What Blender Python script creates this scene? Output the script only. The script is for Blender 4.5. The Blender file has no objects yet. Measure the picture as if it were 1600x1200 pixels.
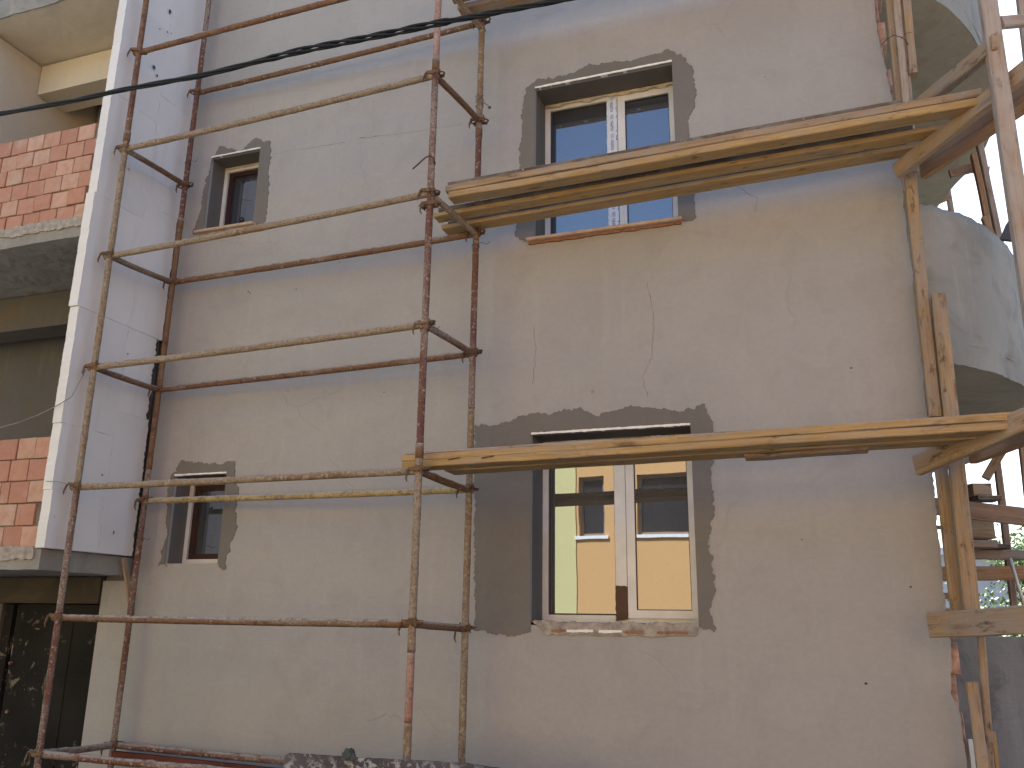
import bpy, bmesh, math, random
from mathutils import Vector, Matrix, noise
from mathutils.geometry import tessellate_polygon
SC = bpy.context.scene
COL = SC.collection
RND = random.Random(11)

# ------------------------------------------------------------------ camera
F, YAW, PITCH, ROLL = 1349.4, 0.345, 0.26696, 0.01382
CAMP = Vector((0, -6.0, 1.7))
fw = Vector((-math.sin(YAW)*math.cos(PITCH), math.cos(YAW)*math.cos(PITCH), math.sin(PITCH)))
r0 = Vector((math.cos(YAW), math.sin(YAW), 0)); u0 = r0.cross(fw)
rt = r0*math.cos(ROLL) + u0*math.sin(ROLL); up = -r0*math.sin(ROLL) + u0*math.cos(ROLL)
cd = bpy.data.cameras.new('camera'); cam = bpy.data.objects.new('camera', cd); COL.objects.link(cam)
cd.sensor_width = 36; cd.lens = 36*F/1600; cd.clip_start = 0.05; cd.clip_end = 2000
cam.matrix_world = Matrix(((rt.x, up.x, -fw.x, CAMP.x), (rt.y, up.y, -fw.y, CAMP.y), (rt.z, up.z, -fw.z, CAMP.z), (0, 0, 0, 1)))
SC.camera = cam

# ------------------------------------------------------------------ light
SUN_EL, SUN_AZ = 48.0, 24.0       # azimuth: degrees from +Y towards -X; the sun stands behind the building
w = bpy.data.worlds.new('World'); SC.world = w; w.use_nodes = True
wt = w.node_tree; bg = wt.nodes['Background']
sky = wt.nodes.new('ShaderNodeTexSky'); sky.sky_type = 'NISHITA'; sky.sun_disc = False
sky.sun_elevation = math.radians(SUN_EL); sky.sun_rotation = math.radians(-SUN_AZ)
sky.dust_density = 2.5; sky.air_density = 1.0; sky.altitude = 100
wt.links.new(sky.outputs[0], bg.inputs[0]); bg.inputs[1].default_value = 0.125
sl = bpy.data.lights.new('sun', 'SUN'); sl.energy = 5.0; sl.angle = math.radians(0.5); sl.color = (1, .985, .96)
so = bpy.data.objects.new('sun', sl); COL.objects.link(so)
e, a = math.radians(SUN_EL), math.radians(SUN_AZ)
sd = Vector((-math.sin(a)*math.cos(e), math.cos(a)*math.cos(e), math.sin(e)))
so.rotation_euler = sd.to_track_quat('Z', 'Y').to_euler()
SC.view_settings.view_transform = 'Standard'; SC.view_settings.look = 'None'
SC.view_settings.exposure = 1.5; SC.view_settings.gamma = 1; SC.view_settings.use_curve_mapping = False
SC.cycles.max_bounces = 8; SC.cycles.diffuse_bounces = 5; SC.cycles.caustics_reflective = False; SC.cycles.caustics_refractive = False

# ------------------------------------------------------------------ helpers
def at(px, py, Y):
    """world point at depth plane y=Y that the measured pixel of the photograph shows"""
    d = fw + rt*((px-800)/F) - up*((py-600)/F)
    return CAMP + d*((Y-CAMP.y)/d.y)
def atx(px, py, X):
    d = fw + rt*((px-800)/F) - up*((py-600)/F)
    return CAMP + d*(X/d.x)
def atz(px, py, Z):
    d = fw + rt*((px-800)/F) - up*((py-600)/F)
    return CAMP + d*((Z-CAMP.z)/d.z)

def tag(o, label=None, cat=None, group=None, kind=None):
    if label: o['label'] = label
    if cat: o['category'] = cat
    if group: o['group'] = group
    if kind: o['kind'] = kind
    return o
def thing(name, label, cat, loc=(0, 0, 0), group=None):
    o = bpy.data.objects.new(name, None); COL.objects.link(o); o.location = loc; o.empty_display_size = .2
    WM[o.name] = Matrix.Translation(loc)
    return tag(o, label, cat, group)
WM = {}
def link(name, me, mat, parent=None, M=None, label=None, kind=None):
    o = bpy.data.objects.new(name, me); COL.objects.link(o)
    if mat is not None and len(me.materials) == 0: me.materials.append(mat)
    M = M or Matrix.Identity(4); WM[o.name] = M
    if parent:
        o.parent = parent
        o.matrix_basis = WM[parent.name].inverted() @ M
    else: o.matrix_basis = M
    if label: o['label'] = label
    if kind: o['kind'] = kind
    return o
def mesh_from(name, vs, fs, smooth=False):
    me = bpy.data.meshes.new(name); me.from_pydata([tuple(v) for v in vs], [], fs); me.update()
    bm = bmesh.new(); bm.from_mesh(me); bmesh.ops.recalc_face_normals(bm, faces=bm.faces); bm.to_mesh(me); bm.free()
    if smooth:
        for p in me.polygons: p.use_smooth = True
    return me
class MB:
    def __init__(s): s.v = []; s.f = []
    def box(s, x0, x1, y0, y1, z0, z1):
        n = len(s.v)
        s.v += [(x0,y0,z0),(x1,y0,z0),(x1,y1,z0),(x0,y1,z0),(x0,y0,z1),(x1,y0,z1),(x1,y1,z1),(x0,y1,z1)]
        s.f += [tuple(n+i for i in q) for q in ((0,3,2,1),(4,5,6,7),(0,1,5,4),(1,2,6,5),(2,3,7,6),(3,0,4,7))]
        return s
    def tube(s, pts, r, k=8, caps=True):
        n = len(s.v); pts = [Vector(p) for p in pts]
        rr = r if isinstance(r, (list, tuple)) else [r]*len(pts)
        nx = None
        for i, p in enumerate(pts):
            d = (pts[min(i+1, len(pts)-1)] - pts[max(i-1, 0)]).normalized()
            if nx is None:
                nx = d.orthogonal().normalized()
            nx = (nx - d*nx.dot(d)).normalized(); ny = d.cross(nx)
            for j in range(k):
                t = 2*math.pi*j/k; s.v.append(tuple(p + (nx*math.cos(t)+ny*math.sin(t))*rr[i]))
        for i in range(len(pts)-1):
            for j in range(k):
                a0 = n+i*k+j; b0 = n+i*k+(j+1) % k; s.f.append((a0, b0, b0+k, a0+k))
        if caps:
            s.f.append(tuple(n+j for j in range(k))[::-1]); s.f.append(tuple(n+(len(pts)-1)*k+j for j in range(k)))
        return s
    def build(s, name, mat, parent=None, smooth=False, label=None, kind=None, M=None):
        return link(name, mesh_from(name, s.v, s.f, smooth), mat, parent, M, label, kind)

# ------------------------------------------------------------------ materials
def newmat(name):
    m = bpy.data.materials.new(name); m.use_nodes = True; return m, m.node_tree
def nd(t, typ, **kw):
    n = t.nodes.new(typ)
    for k, v in kw.items():
        if k in n.inputs: n.inputs[k].default_value = v
        else: setattr(n, k, v)
    return n
def ramp(t, src, p0, p1, c0=(0,0,0,1), c1=(1,1,1,1)):
    r = t.nodes.new('ShaderNodeValToRGB'); r.color_ramp.elements[0].position = p0; r.color_ramp.elements[1].position = p1
    r.color_ramp.elements[0].color = c0; r.color_ramp.elements[1].color = c1
    t.links.new(src, r.inputs[0]); return r.outputs[0]
def mixc(t, fac, a, b, mode='MIX'):
    m = t.nodes.new('ShaderNodeMix'); m.data_type = 'RGBA'; m.blend_type = mode
    for i, x in ((0, fac), (6, a), (7, b)):
        if hasattr(x, 'links') or hasattr(x, 'is_linked'): t.links.new(x, m.inputs[i])
        else: m.inputs[i].default_value = x if i == 0 else (tuple(x)+(1,))[:4]
    return m.outputs[2]
def coords(t, scale=(1,1,1), rand=True, world=False):
    if world:
        g = nd(t, 'ShaderNodeNewGeometry'); src = g.outputs['Position']
    else:
        src = nd(t, 'ShaderNodeTexCoord').outputs['Object']
    mp = nd(t, 'ShaderNodeMapping'); mp.inputs['Scale'].default_value = scale; 
    if rand:
        oi = nd(t, 'ShaderNodeObjectInfo')
        ml = nd(t, 'ShaderNodeVectorMath', operation='SCALE'); ml.inputs[0].default_value = (37.1, 19.7, 53.3)
        t.links.new(oi.outputs['Random'], ml.inputs['Scale'])
        ad = nd(t, 'ShaderNodeVectorMath', operation='ADD'); t.links.new(src, ad.inputs[0]); t.links.new(ml.outputs[0], ad.inputs[1]); src = ad.outputs[0]
    t.links.new(src, mp.inputs['Vector']); return mp.outputs[0]
def nz(t, vec, scale, detail=4, rough=.55, dist=0):
    n = nd(t, 'ShaderNodeTexNoise', Scale=scale, Detail=detail, Roughness=rough, Distortion=dist)
    t.links.new(vec, n.inputs['Vector']); return n.outputs['Fac']
def bump(t, h, strength, dist):
    b = nd(t, 'ShaderNodeBump', Strength=strength, Distance=dist); t.links.new(h, b.inputs['Height'])
    return b.outputs[0]
def math_(t, op, a, b=0.0, clamp=False):
    m = nd(t, 'ShaderNodeMath', operation=op); m.use_clamp = clamp
    for i, x in ((0, a), (1, b)):
        if isinstance(x, (int, float)): m.inputs[i].default_value = x
        else: t.links.new(x, m.inputs[i])
    return m.outputs[0]
def P(t): return t.nodes['Principled BSDF']

def plaster(name, c, c2, stain=(.2,.17,.14), crack=True, rough=.95, bscale=60, bs=.35, contrast=.5):
    m, t = newmat(name); v = coords(t, rand=False, world=True); b = P(t)
    big = nz(t, v, .55, 5, .6, .4); mid = nz(t, v, 3.2, 6, .62, .6); fine = nz(t, v, 26, 5, .65)
    vs = coords(t, (5.5, 5.5, .55), False, True); streak = nz(t, vs, 1.6, 5, .6, .3)
    col = mixc(t, ramp(t, big, .32, .68), c, c2)
    col = mixc(t, math_(t, 'MULTIPLY', ramp(t, mid, .5, .78), .55*contrast*2), col, stain)
    col = mixc(t, math_(t, 'MULTIPLY', ramp(t, streak, .55, .8), .3*contrast*2), col, [x*1.22 for x in c])
    col = mixc(t, math_(t, 'MULTIPLY', ramp(t, fine, .35, .7), .16), col, [x*.6 for x in c])
    # trowel lines: faint scratches lying mostly along the wall
    vt = coords(t, (1.2, 1.2, 9), False, True); tro = nz(t, vt, 5, 4, .6, 1.0)
    col = mixc(t, math_(t, 'MULTIPLY', ramp(t, tro, .62, .72), .14), col, [x*1.35 for x in c])
    # scattered pits and spatters
    vo = nd(t, 'ShaderNodeTexVoronoi', Scale=2.3); vo.feature = 'F1'; t.links.new(v, vo.inputs['Vector'])
    pit = math_(t, 'MULTIPLY', ramp(t, vo.outputs['Distance'], .018, .05, (1,1,1,1), (0,0,0,1)), ramp(t, mid, .5, .56))
    col = mixc(t, math_(t, 'MULTIPLY', pit, .4), col, (.07,.06,.055))
    h = math_(t, 'ADD', math_(t, 'MULTIPLY', fine, .5), math_(t, 'MULTIPLY', mid, 1.4))
    h = math_(t, 'ADD', h, math_(t, 'MULTIPLY', nz(t, v, bscale*2.2, 3), .3))
    if crack:
        dv = nd(t, 'ShaderNodeTexVoronoi', Scale=.8); dv.feature = 'DISTANCE_TO_EDGE'
        n3 = nd(t, 'ShaderNodeTexNoise', Scale=2.5, Detail=6); t.links.new(v, n3.inputs['Vector'])
        mx = nd(t, 'ShaderNodeMix'); mx.data_type = 'VECTOR'; mx.inputs[0].default_value = .3
        t.links.new(v, mx.inputs[4]); t.links.new(n3.outputs['Color'], mx.inputs[5]); t.links.new(mx.outputs[1], dv.inputs['Vector'])
        ck = math_(t, 'MULTIPLY', ramp(t, dv.outputs['Distance'], .0015, .006, (1,1,1,1), (0,0,0,1)), ramp(t, nz(t, v, .9, 3), .52, .62))
        col = mixc(t, math_(t, 'MULTIPLY', ck, .05), col, (.1,.09,.08)); h = math_(t, 'SUBTRACT', h, math_(t, 'MULTIPLY', ck, .8))
    t.links.new(col, b.inputs['Base Color']); b.inputs['Roughness'].default_value = rough
    b.inputs['Specular IOR Level'].default_value = .2
    t.links.new(bump(t, h, bs, .012), b.inputs['Normal']); return m

M = {}
M['plaster'] = plaster('grey_render', (.40,.39,.392), (.352,.346,.35), (.29,.275,.27), contrast=.36)
M['patch'] = plaster('fresh_cement', (.2,.189,.18), (.172,.163,.156), (.15,.137,.127), crack=False, bs=.5, contrast=.35)
M['reveal'] = plaster('reveal_cement', (.18,.172,.162), (.15,.143,.136), (.12,.113,.105), crack=False, bs=.4)
M['concrete'] = plaster('raw_concrete', (.33,.32,.3), (.24,.235,.225), (.15,.14,.125), bs=.8, contrast=.8)
M['bconcrete'] = plaster('brushed_concrete', (.37,.35,.31), (.25,.238,.212), (.2,.185,.16), crack=False, bs=.6, contrast=.9)
M['darkbrown'] = plaster('dark_brown_beam', (.085,.07,.05), (.055,.047,.036), (.13,.1,.06), bs=.6, contrast=.8)  # very dark brown base with slightly lighter brown blotches
M['yard'] = plaster('cold_grey_concrete', (.36,.37,.385), (.25,.255,.265), (.12,.12,.12), bs=.8, contrast=1.0)
M['soffit'] = plaster('soffit_render', (.43,.4,.32), (.34,.315,.25), (.25,.225,.17), bs=.5, contrast=.8)
M['cream'] = plaster('cream_render', (.6,.55,.48), (.56,.51,.45), (.48,.43,.37), crack=False, bs=.2, contrast=.3)
M['darkconcrete'] = plaster('dark_concrete', (.13,.12,.115), (.09,.085,.08), (.15,.105,.055), bs=.7, contrast=.9)  # dark grey base with brown drip stains, for loggias and body
M['yellow'] = plaster('pale_yellow_render', (.66,.6,.29), (.64,.58,.28), (.62,.56,.28), crack=False, bs=.1, contrast=.1)
M['orange'] = plaster('orange_render', (.68,.4,.17), (.66,.385,.165), (.62,.36,.15), crack=False, bs=.1, contrast=.1)
M['ground'] = plaster('site_ground', (.21,.2,.185), (.18,.17,.155), (.13,.12,.105), crack=False, bs=1.0, contrast=.8)

def wood_mat(name, c, c2, grey, wear=.5, dirt=.3):
    m, t = newmat(name); b = P(t)
    v = coords(t, (1,1,1)); vl = coords(t, (1.0, 14, 14)); vf = coords(t, (2.5, 70, 70))
    g1 = nz(t, vl, 1.6, 5, .6, .7); g2 = nz(t, vf, 1.2, 4, .6, .2)
    col = mixc(t, ramp(t, g1, .35, .65), c, c2)
    col = mixc(t, math_(t, 'MULTIPLY', ramp(t, g2, .45, .7), .55), col, [x*.55 for x in c2])
    vo = nd(t, 'ShaderNodeTexVoronoi', Scale=1.0); mp = coords(t, (1.9, 8, 8)); t.links.new(mp, vo.inputs['Vector'])
    kn = ramp(t, vo.outputs['Distance'], .08, .2, (1,1,1,1), (0,0,0,1)); col = mixc(t, math_(t, 'MULTIPLY', kn, .75), col, (.1,.05,.025))
    wv = ramp(t, nz(t, v, 3.5, 6, .65, .5), .5-.12*wear, .62); col = mixc(t, math_(t, 'MULTIPLY', wv, wear), col, grey)
    ge = nd(t, 'ShaderNodeNewGeometry'); sx = nd(t, 'ShaderNodeSeparateXYZ'); t.links.new(ge.outputs['Normal'], sx.inputs[0])
    topm = math_(t, 'MULTIPLY', ramp(t, sx.outputs[2], .3, .7), ramp(t, nz(t, v, 9, 5), .35, .55)); col = mixc(t, math_(t, 'MULTIPLY', topm, .9), col, (.32,.3,.27))
    sp = ramp(t, nz(t, v, 38, 3, .6), .66, .71); col = mixc(t, math_(t, 'MULTIPLY', sp, dirt*1.6), col, (.4,.37,.33))
    ds = ramp(t, nz(t, coords(t, (5, 16, 16)), 1.4, 5, .65), .58, .7); col = mixc(t, math_(t, 'MULTIPLY', ds, dirt*1.5), col, (.055,.04,.03))
    t.links.new(col, b.inputs['Base Color']); b.inputs['Roughness'].default_value = .82; b.inputs['Specular IOR Level'].default_value = .2
    h = math_(t, 'ADD', g1, g2); t.links.new(bump(t, h, .55, .006), b.inputs['Normal']); return m
M['pine'] = wood_mat('fresh_pine', (.49,.335,.16), (.38,.25,.112), (.34,.28,.21), .5, .45)
M['pine2'] = wood_mat('worn_pine', (.42,.295,.18), (.31,.215,.13), (.31,.265,.23), .7, .55)
M['greywood'] = wood_mat('weathered_timber', (.42,.33,.26), (.34,.265,.21), (.4,.36,.34), .7, .3)
M['dirtywood'] = wood_mat('dirty_board', (.17,.13,.1), (.1,.08,.065), (.27,.25,.22), .6, .6)
M['farwood'] = wood_mat('pinkish_timber', (.4,.29,.22), (.31,.22,.165), (.34,.3,.28), .6, .2)
M['orangewood'] = wood_mat('reddish_timber', (.44,.28,.16), (.34,.2,.11), (.36,.28,.22), .4, .2)

def steel(name, base, rust, cement, camt, ramt):
    m, t = newmat(name); b = P(t); v = coords(t); vl = coords(t, (.35,1,1))
    col = mixc(t, ramp(t, nz(t, v, 7, 4), .35, .65), base, [x*.7 for x in base])
    col = mixc(t, ramp(t, nz(t, v, 16, 6, .7), .62-.35*ramt, .7-.3*ramt), col, rust)
    c1 = ramp(t, nz(t, v, 34, 4, .6), .74-.3*camt, .78-.28*camt); c2 = ramp(t, nz(t, vl, 3.2, 4, .6), .68-.35*camt, .8-.35*camt)
    c3 = ramp(t, nz(t, v, 75, 3, .7), .35, .6)
    cm = math_(t, 'MAXIMUM', math_(t, 'MULTIPLY', c1, .85), math_(t, 'MULTIPLY', c2, c3))
    ge = nd(t, 'ShaderNodeNewGeometry'); sx = nd(t, 'ShaderNodeSeparateXYZ'); t.links.new(ge.outputs['Normal'], sx.inputs[0])
    topm = math_(t, 'MULTIPLY', ramp(t, sx.outputs[2], .25, .75), ramp(t, nz(t, v, 20, 5, .7), .34, .5))
    cm = math_(t, 'MAXIMUM', cm, math_(t, 'MULTIPLY', topm, .95))
    col = mixc(t, cm, col, cement)
    col = mixc(t, math_(t, 'MULTIPLY', ramp(t, nz(t, v, 55, 4, .7), .56, .62), .55), col, (.06,.045,.035)); t.links.new(col, b.inputs['Base Color'])
    b.inputs['Roughness'].default_value = .7; b.inputs['Specular IOR Level'].default_value = .3
    h = math_(t, 'ADD', math_(t, 'MULTIPLY', cm, 1.2), math_(t, 'MULTIPLY', nz(t, v, 60, 4), .6))
    t.links.new(bump(t, h, .8, .004), b.inputs['Normal']); return m
RUST = (.15,.07,.04); CEM = (.4,.36,.31)
M['redpipe'] = steel('red_oxide_pipe', (.155,.06,.055), RUST, (.36,.31,.27), .6, .5)
M['rustpipe'] = steel('rusty_pipe', (.14,.06,.045), (.18,.1,.055), CEM, .42, .7)
M['cempipe'] = steel('mortar_caked_pipe', (.2,.12,.075), (.24,.165,.1), (.36,.3,.23), .72, .7)
M['pinkpipe'] = steel('faded_pink_pipe', (.42,.26,.22), (.3,.17,.13), (.5,.44,.38), .5, .3)
M['salmon'] = steel('salmon_pipe', (.4,.19,.14), (.3,.16,.12), CEM, .45, .4)
M['yellowpipe'] = steel('yellowish_pipe', (.5,.38,.17), (.25,.17,.1), (.45,.42,.38), .45, .3)
M['coupler'] = steel('rusted_coupler', (.1,.055,.035), (.16,.09,.05), CEM, .35, .6)

def simple(name, c, rough=.6, metal=0, var=.15, sc=8, spec=.4, bs=0):
    m, t = newmat(name); b = P(t); v = coords(t)
    n = nz(t, v, sc, 5, .6)
    col = mixc(t, ramp(t, n, .3, .7), [x*(1-var) for x in c], [min(1, x*(1+var)) for x in c])
    t.links.new(col, b.inputs['Base Color']); b.inputs['Roughness'].default_value = rough; b.inputs['Metallic'].default_value = metal
    b.inputs['Specular IOR Level'].default_value = spec
    if bs: t.links.new(bump(t, nz(t, v, sc*5, 4), bs, .005), b.inputs['Normal'])
    return m
M['foamboard'] = None
def foam():
    m, t = newmat('white_polystyrene'); b = P(t); v = coords(t, rand=True)
    col = mixc(t, ramp(t, nz(t, v, 1.3, 4), .4, .7), (.72,.72,.73), (.67,.67,.68))
    col = mixc(t, math_(t, 'MULTIPLY', ramp(t, nz(t, coords(t, (1,6,.8)), 1.6, 5), .58, .75), .35), col, (.55,.53,.52))
    vo = nd(t, 'ShaderNodeTexVoronoi', Scale=5.0); t.links.new(v, vo.inputs['Vector'])
    pit = math_(t, 'MULTIPLY', ramp(t, vo.outputs['Distance'], .05, .09, (1,1,1,1), (0,0,0,1)), ramp(t, nz(t, v, 1.7, 3), .55, .6))
    col = mixc(t, math_(t, 'MULTIPLY', pit, .7), col, (.25,.23,.22))
    t.links.new(col, b.inputs['Base Color']); b.inputs['Roughness'].default_value = .85
    h = math_(t, 'ADD', nz(t, v, 120, 3), math_(t, 'MULTIPLY', nz(t, v, 9, 4), .8)); t.links.new(bump(t, h, .25, .005), b.inputs['Normal']); return m
M['foamboard'] = foam()
def brickm():
    m, t = newmat('hollow_clay_block'); b = P(t); v = coords(t)
    oi = nd(t, 'ShaderNodeObjectInfo')
    c = nd(t, 'ShaderNodeValToRGB'); e = c.color_ramp.elements; e[0].color = (.4,.2,.145,1); e[1].color = (.53,.32,.24,1)
    x = e.new(.5); x.color = (.46,.245,.175,1); x2 = e.new(.8); x2.color = (.5,.34,.265,1)
    t.links.new(oi.outputs['Random'], c.inputs[0])
    col = mixc(t, math_(t, 'MULTIPLY', ramp(t, nz(t, v, 14, 5), .45, .7), .45), c.outputs[0], (.36,.15,.085))
    col = mixc(t, math_(t, 'MULTIPLY', ramp(t, nz(t, v, 5, 4), .56, .72), .6), col, (.46,.36,.3))
    gr = nd(t, 'ShaderNodeTexWave', Scale=9.0, Distortion=.5); gr.bands_direction = 'Z'; t.links.new(v, gr.inputs['Vector'])
    t.links.new(col, b.inputs['Base Color']); b.inputs['Roughness'].default_value = .9
    h = math_(t, 'ADD', math_(t, 'MULTIPLY', gr.outputs['Fac'], .3), nz(t, v, 50, 4)); t.links.new(bump(t, h, .4, .004), b.inputs['Normal']); return m
M['brick'] = brickm()
M['palebrick'] = simple('mortar_smeared_brick', (.47,.3,.24), .95, 0, .45, 16, .2, 1.0)
M['mortar'] = simple('joint_mortar', (.2,.175,.155), .95, 0, .3, 12, .2, .8)
M['white'] = simple('white_upvc', (.66,.67,.7), .35, 0, .1, 5, .5)
M['dirtywhite'] = simple('dirty_white_upvc', (.5,.45,.36), .6, 0, .35, 12, .4, .2)
M['bead'] = simple('white_corner_bead', (.85,.84,.82), .6, 0, .1, 20, .3)
M['brown'] = simple('brown_foil', (.065,.024,.017), .5, 0, .25, 10)
M['darkfoil'] = simple('dark_foil_sash', (.035,.012,.01), .5, 0, .25, 10)
M['seal'] = simple('dark_seal', (.03,.03,.035), .5)
M['film'] = simple('protective_film', (.62,.68,.8), .35, 0, .1, 12, .5, .25)
M['ink'] = simple('blue_print', (.03,.05,.3), .5, 0, .1)
M['greyink'] = simple('grey_print', (.42,.47,.56), .5, 0, .1)
M['sill'] = simple('sill_stone', (.5,.37,.28), .7, 0, .2, 14, .4, .3)
M['clay'] = simple('terracotta_edge', (.3,.15,.1), .9, 0, .3, 25, .2, .6)
M['cable'] = simple('black_cable', (.012,.017,.021), .6, 0, .3, 20, .25)
M['wire'] = simple('rusty_wire', (.09,.05,.035), .7, 0, .3, 20)
M['greywire'] = simple('grey_wire', (.25,.23,.21), .6, 0, .3, 20)
M['darkgrey'] = simple('dark_grey_matte', (.075,.085,.085), .95, 0, .4, 14, .2, 1.0)  # matte dark grey for pits, scuffs, a lump and the board gap
M['rubble'] = simple('dried_mortar', (.34,.31,.28), .95, 0, .35, 20, .2, 1.0)
M['leaf'] = simple('leaf_green', (.16,.26,.05), .6, 0, .45, 3)
M['bark'] = simple('bark', (.12,.09,.06), .9, 0, .3, 8, .2, .6)
M['roofwhite'] = simple('white_roof_sheet', (.75,.76,.78), .6, 0, .06, 2)
M['paintgrey'] = simple('pale_grey_paint', (.5,.52,.56), .8, 0, .08, 2)
M['tarp'] = simple('dark_blue_sheet', (.05,.055,.085), .6, 0, .3, 8)
M['alu'] = simple('pale_pipe', (.6,.58,.53), .45, .3, .15, 10)
def glass():
    m, t = newmat('window_glass'); b = P(t); v = coords(t, rand=False)
    b.inputs['Base Color'].default_value = (.012,.014,.02,1); b.inputs['Roughness'].default_value = .5
    g = nd(t, 'ShaderNodeBsdfGlossy', Roughness=.0); g.inputs['Color'].default_value = (.8,.89,1,1)
    n = nz(t, v, 1.4, 2); bn = bump(t, n, .05, .01); t.links.new(bn, g.inputs['Normal'])
    mx = nd(t, 'ShaderNodeMixShader'); fr = nd(t, 'ShaderNodeFresnel', IOR=1.5)
    # coated double glazing, with a film of dust
    fac = math_(t, 'ADD', math_(t, 'MULTIPLY', fr.outputs[0], 1.6), GL)
    t.links.new(fac, mx.inputs[0]); t.links.new(b.outputs[0], mx.inputs[1]); t.links.new(g.outputs[0], mx.inputs[2])
    du = nd(t, 'ShaderNodeBsdfDiffuse'); du.inputs['Color'].default_value = (.35,.34,.32,1)
    mx2 = nd(t, 'ShaderNodeMixShader'); d = math_(t, 'MULTIPLY', ramp(t, nz(t, v, 45, 5, .7), .6, .72), .15)
    t.links.new(math_(t, 'ADD', d, .015), mx2.inputs[0]); t.links.new(mx.outputs[0], mx2.inputs[1]); t.links.new(du.outputs[0], mx2.inputs[2])
    t.links.new(mx2.outputs[0], t.nodes['Material Output'].inputs['Surface']); return m
GL = .2
M['glass'] = glass()
M['darkpane'] = simple('dark_pane', (.02,.022,.028), .35, 0, .2, 2, .3)
def splatter(name, base, splat, s=3.0, amt=.6):
    m, t = newmat(name); b = P(t); v = coords(t, rand=False)
    n = nz(t, v, s*3, 7, .7, .5); n2 = nz(t, v, s*14, 4, .6); n3 = nz(t, v, s*.6, 3)
    col = mixc(t, ramp(t, nz(t, v, 2, 5), .35, .7), base, [min(1, x*1.7) for x in base])
    mk = math_(t, 'MULTIPLY', math_(t, 'MAXIMUM', ramp(t, n, .72-.3*amt, .76-.28*amt), ramp(t, n2, .74-.14*amt, .76-.1*amt)), ramp(t, n3, .55-.25*amt, .62-.2*amt))
    col = mixc(t, mk, col, splat); t.links.new(col, b.inputs['Base Color']); b.inputs['Roughness'].default_value = .85; b.inputs['Specular IOR Level'].default_value = .15
    t.links.new(bump(t, math_(t, 'ADD', mk, n2), .6, .004), b.inputs['Normal']); return m
M['doorblack'] = splatter('black_steel_sheet', (.013,.012,.011), (.2,.17,.14), 2.6, .47)
M['shutter'] = splatter('cement_splattered_sheet', (.07,.065,.075), (.36,.37,.4), 6, .72)
M['redboard'] = splatter('red_painted_channel', (.09,.03,.02), (.3,.2,.15), 3, .3)

# ------------------------------------------------------------------ setting
g = MB(); n0 = 0
g.v = [(-300,-300,0),(300,-300,0),(300,300,0),(-300,300,0)]; g.f = [(0,1,2,3)]
tag(g.build('ground', M['ground']), kind='structure')

def ragged(pts, amp, step, seed, freq=6.0, closed=False):
    out = []
    n = len(pts); rng = range(n if closed else n-1)
    for i in rng:
        a_, b_ = Vector(pts[i]), Vector(pts[(i+1) % n]); L = (b_-a_).length; k = max(1, int(L/step))
        d = (b_-a_).normalized() if L > 0 else Vector((1,0)); nn = Vector((-d.y, d.x))
        for j in range(k):
            q = a_ + (b_-a_)*(j/k); q3 = Vector((q.x*freq, q.y*freq, seed*7.3))
            o = noise.noise(q3)*.55 + noise.noise(q3*3.1)*.42 + noise.noise(q3*8)*.34 + noise.noise(q3*19)*.2
            out.append(q + nn*o*amp*(1 if (j > 0 or closed or i > 0) else 0))
    if not closed: out.append(Vector(pts[-1]))
    return out
def plate(name, loops, y0, y1, mat, parent, label=None, kind=None):
    """flat sheet in the wall plane: loops[0] the outline, further loops holes; front at y0, back at y1"""
    vs = []; fs = []; L3 = [[Vector((p[0], p[1], 0)) for p in lp] for lp in loops]
    flat = [p for lp in L3 for p in lp]
    tris = tessellate_polygon(L3)
    vs = [(p.x, y0, p.y) for p in flat] + [(p.x, y1, p.y) for p in flat]; N = len(flat)
    fs = [tuple(tr) for tr in tris]
    k = 0
    for lp in L3:
        m_ = len(lp)
        for i in range(m_): a_, b_ = k+i, k+(i+1) % m_; fs.append((a_, b_, b_+N, a_+N))
        k += m_
    return link(name, mesh_from(name, vs, fs), mat, parent, label=label, kind=kind)

bld = thing('apartment_building', 'unfinished rendered building of grey plaster with brick balconies, white insulation and a rounded balcony', 'building', (-2.5, .5, 0))
WIN = dict(ul=(-1.985,-.845,4.62,5.985), ll=(-1.995,-.82,1.69,3.035), su=(-5.24,-4.69,5.16,5.925), sl=(-5.235,-4.70,2.12,2.86))
ZT = 9.9
EPX = [(1512,1200),(1500,1112),(1487,1085),(1486,1000),(1478,960),(1472,890),(1465,830),(1458,740),(1448,640),(1440,560),(1433,470),(1425,400),(1413,290),(1404,225),(1392,150),(1384,105),(1372,60),(1366,0)]
ep = [at(x, y, 0) for x, y in EPX]; ep = [(min(p.x, .70), p.z) for p in ep]
right_edge = ragged([(ep[0][0],0.0)] + ep + [(.66,7.2),(.65,ZT)], .016, .015, 3, 9)
outer = [Vector((-5.56,0)), Vector((-5.87,0)), Vector((-5.87,1.98)), Vector((-5.56,1.98)), Vector((-5.56,ZT))]
outer = [Vector((-5.87,0))] + right_edge + [Vector((-5.56,ZT)), Vector((-5.56,1.98)), Vector((-5.87,1.98))]
holes = [[Vector((a,c)), Vector((b_,c)), Vector((b_,d)), Vector((a,d))] for a,b_,c,d in WIN.values()]
plate('rendered_wall', [outer]+holes, 0.0, .03, M['plaster'], bld)
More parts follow.
